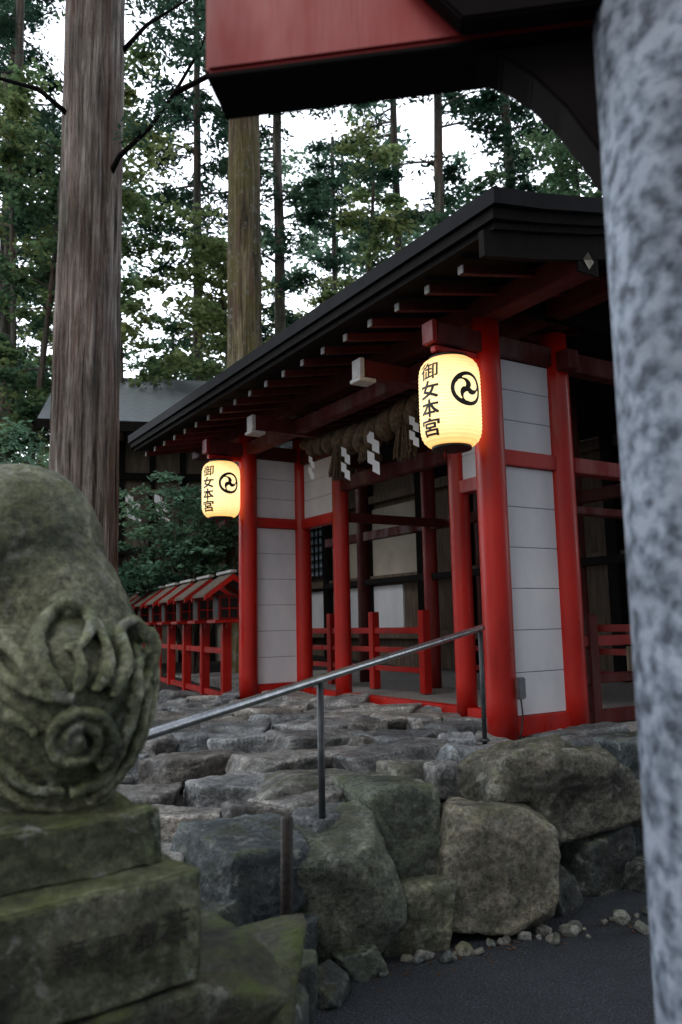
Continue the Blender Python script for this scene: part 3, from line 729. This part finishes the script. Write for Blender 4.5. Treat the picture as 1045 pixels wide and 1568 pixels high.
def tree(name,x,y,z0,H,r,z1,spread,lm,bm_=M_bark3,nl=34,per=70,leaf=.2,asp=.35,bend=.05,seed=0,spr=.75):
    R=random.Random(seed); e=empty(name)
    P,Rr=trunk_pts(x,y,z0,H,r,bend,seed)
    tube('trunk',P,Rr,bm_,e,20)
    parts=[];C=[];Rd=[]
    for i in range(nl):
        k=(z1-z0)/H+(1-(z1-z0)/H)*((i+.5)/nl); z=z0+H*k
        ii=min(len(P)-1,int(k*(len(P)-1))); p=Vector(P[ii]); p.z=z
        a=R.uniform(0,2*math.pi); L=spread*(1.15-.75*k)*R.uniform(.6,1.2)
        q=[p+Vector((math.cos(a)*L*u,math.sin(a)*L*u,L*(.18*u-.35*u*u if lm is L_dark else .5*u-.15*u*u)))+Vector((R.uniform(-.1,.1),R.uniform(-.1,.1),R.uniform(-.08,.08)))*u for u in (0,.3,.6,1)]
        parts.append(tube_data(q,[r*.20,r*.15,r*.09,r*.03],6,False))
        for u in (.35,.6,.8,1.0):
            if R.random()<.82:
                c=q[0].lerp(q[3],u)+Vector((R.uniform(-.35,.35),R.uniform(-.35,.35),R.uniform(-.25,.15)))*spread*.22
                C.append(c[:]); Rd.append(spr*R.uniform(.6,1.25))
    V,F=merge(parts); meshobj('limbs',V,F,bm_,e,True)
    leaves('crown',C,Rd,per,leaf,lm,e,.30,asp)
    return e
def bigtrunk(name,x,y,z0,H,r,mat,seed):
    e=empty(name); seg=110; n=300; V=[];F=[]
    for i in range(n):
        z=z0+H*i/(n-1); rr=r*(1-.030*(z-2)/1.0*.55)*(1+.25*math.exp(-(z-z0)/.5))
        for k in range(seg):
            a=2*math.pi*k/seg; u=Vector((math.cos(a)*2.2,math.sin(a)*2.2,z*.16+seed))
            d=noise.fractal(u*1.6,.8,2.1,4)*.05-abs(noise.noise(Vector((math.cos(a)*9,math.sin(a)*9,z*.5+seed))))*.10+noise.noise(Vector((math.cos(a)*4,math.sin(a)*4,z*5)))*.012
            V.append((x+math.cos(a)*rr*(1+d),y+math.sin(a)*rr*(1+d),z))
    for i in range(n-1):
        for k in range(seg): F.append((i*seg+k,i*seg+(k+1)%seg,(i+1)*seg+(k+1)%seg,(i+1)*seg+k))
    meshobj('trunk',V,F,mat,e,True); return e
bt=bigtrunk('cedar_tree',-2.79,8.55,.1,14,.375,M_bark,3)
bt2=bigtrunk('cedar_tree',-1.70,14.0,.1,18,.345,M_bark2,9)
limbs=[[(-2.6,8.45,6.5),(-2.41,8.3,6.73),(-2.05,8.2,7.0),(-1.75,8.1,7.35),(-1.45,8.0,7.8),(-1.1,7.9,8.6)],
       [(-2.9,8.4,7.2),(-3.3,8.2,7.5),(-3.8,8.1,7.6),(-4.4,8.0,7.9)],
       [(-1.75,8.1,7.35),(-1.3,8.0,7.5),(-.8,7.9,7.6)],[(-2.7,8.6,8),(-2.2,8.6,8.6),(-1.6,8.5,8.9)]]
for i,q in enumerate(limbs): tube('limb_%d'%i,q,[.035*(1-.7*j/(len(q)-1)) for j in range(len(q))],M_dwood,bt,8)
C=[]
for q in limbs:
    for j in range(2,len(q)):
        for _ in range(3): C.append(tuple(Vector(q[j])+Vector((random.uniform(-.35,.35),random.uniform(-.3,.3),random.uniform(-.05,.4)))))
leaves('crown',C,.32,60,.10,L_dark,bt,.3,.4)
C=[(-1.7+random.uniform(-2.6,2.6),14+random.uniform(-2,2),random.uniform(11,18)) for _ in range(80)]
leaves('crown',C,.65,90,.17,L_dark,bt2,.3,.35)
TR=[(-4.07,22,.38,9),(-1.6,22,.42,8),(2.85,20,.36,6),(2.1,26,.42,6),(5.2,22,.46,7),(-8.6,20,.4,4),
    (-11.5,26,.4,5),(8.5,28,.42,6),(0,33,.4,6),(-13,34,.4,4)]
for i,(x,y,d,z1) in enumerate(TR):
    tree('cedar_tree',x,y,.5+max(0,(y-11)*.05),random.uniform(21,25),d*.5,z1,random.uniform(2.3,3.2),L_dark,M_bark3,38,100,.21,.38,.06,i*1.7+1,.62)
TM=[(-4.75,17.5,.09,L_light),(-6.6,17,.10,L_mid),(-2.8,19,.10,L_light),(3.1,17.5,.09,L_mid),
    (-9,25,.12,L_light),(-.5,26,.12,L_light),(4.5,27,.12,L_light),(-5.8,26,.12,L_mid),(6.2,18,.1,L_mid),(.9,21,.10,L_light),(-8,18,.1,L_light)]
for i,(x,y,r_,lm) in enumerate(TM):
    tree('maple_tree',x,y,.6,random.uniform(10,15),r_,4.0,random.uniform(2.3,3.2),lm,M_bark3,32,85,.15,.75,.35,i*2.3+40,.6)
C=[];Rd=[]
for it in range(2600):
    y=random.uniform(34,50); x=random.uniform(-26,22); z=random.uniform(1,31)
    v=noise.noise(Vector((x*.26,y*.1,z*.26)))
    if v<-.07+ (z-8)*.019: continue
    C.append((x,y,z)); Rd.append(random.uniform(.7,1.4))
print('woods',len(C))
leaves('distant_woodland',C,Rd,85,.40,L_far,None,.42,.5)
C=[];Rd=[]
for it in range(420):
    y=random.uniform(19,30); x=random.uniform(-16,-3) ; z=.6+(y-11)*.05+random.random()**1.5*5
    C.append((x,y,z)); Rd.append(random.uniform(.5,1.0))
leaves('undergrowth_thicket',C,Rd,75,.17,L_mid,None,.5,.5)
sb_=empty('broadleaf_shrub'); C=[]
parts=[]
for i in range(54):
    a=random.uniform(0,6.28); L=random.uniform(.5,1.6); p=Vector((-2.55,13.7,.6)); q=p+Vector((math.cos(a)*L*.5,math.sin(a)*L*.3,1.7)); r2=p+Vector((math.cos(a)*L,math.sin(a)*L*.4,random.uniform(1.4,3.5)))
    parts.append(tube_data([p,q,r2],[.02,.014,.005],6,False))
    for u in (.45,.65,.85,1): C.append(tuple(q.lerp(r2,u)+Vector((random.uniform(-.15,.15),random.uniform(-.15,.15),random.uniform(-.1,.1)))))
V,F=merge(parts); meshobj('stems',V,F,M_bark3,sb_,True); leaves('foliage',C,.30,40,.13,L_shr,sb_,.28,.5)
sb2=empty('evergreen_shrub'); C=[(-6.0+random.uniform(-2.0,1.3),12.6+random.uniform(-1,1),random.uniform(.8,4.6)) for _ in range(170)]
leaves('foliage',C,.42,80,.11,L_shr,sb2,.5,.5)
parts=[tube_data([(-6+random.uniform(-.2,.2),12.6,.3),(-6+random.uniform(-1,1),12.6+random.uniform(-.6,.6),3.6)],[.03,.01],6,False) for _ in range(9)]
V,F=merge(parts); meshobj('stems',V,F,M_bark3,sb2,True)
C=[]
for _ in range(110):
    k=random.random(); x=.0+1.4*k; y=3.72+.55*k-abs(random.gauss(0,.10))
    C.append((x,y,.006))
leaves('fallen_leaf_litter',C,.02,1,.02,L_lit,None,.01,.6,.25,0)
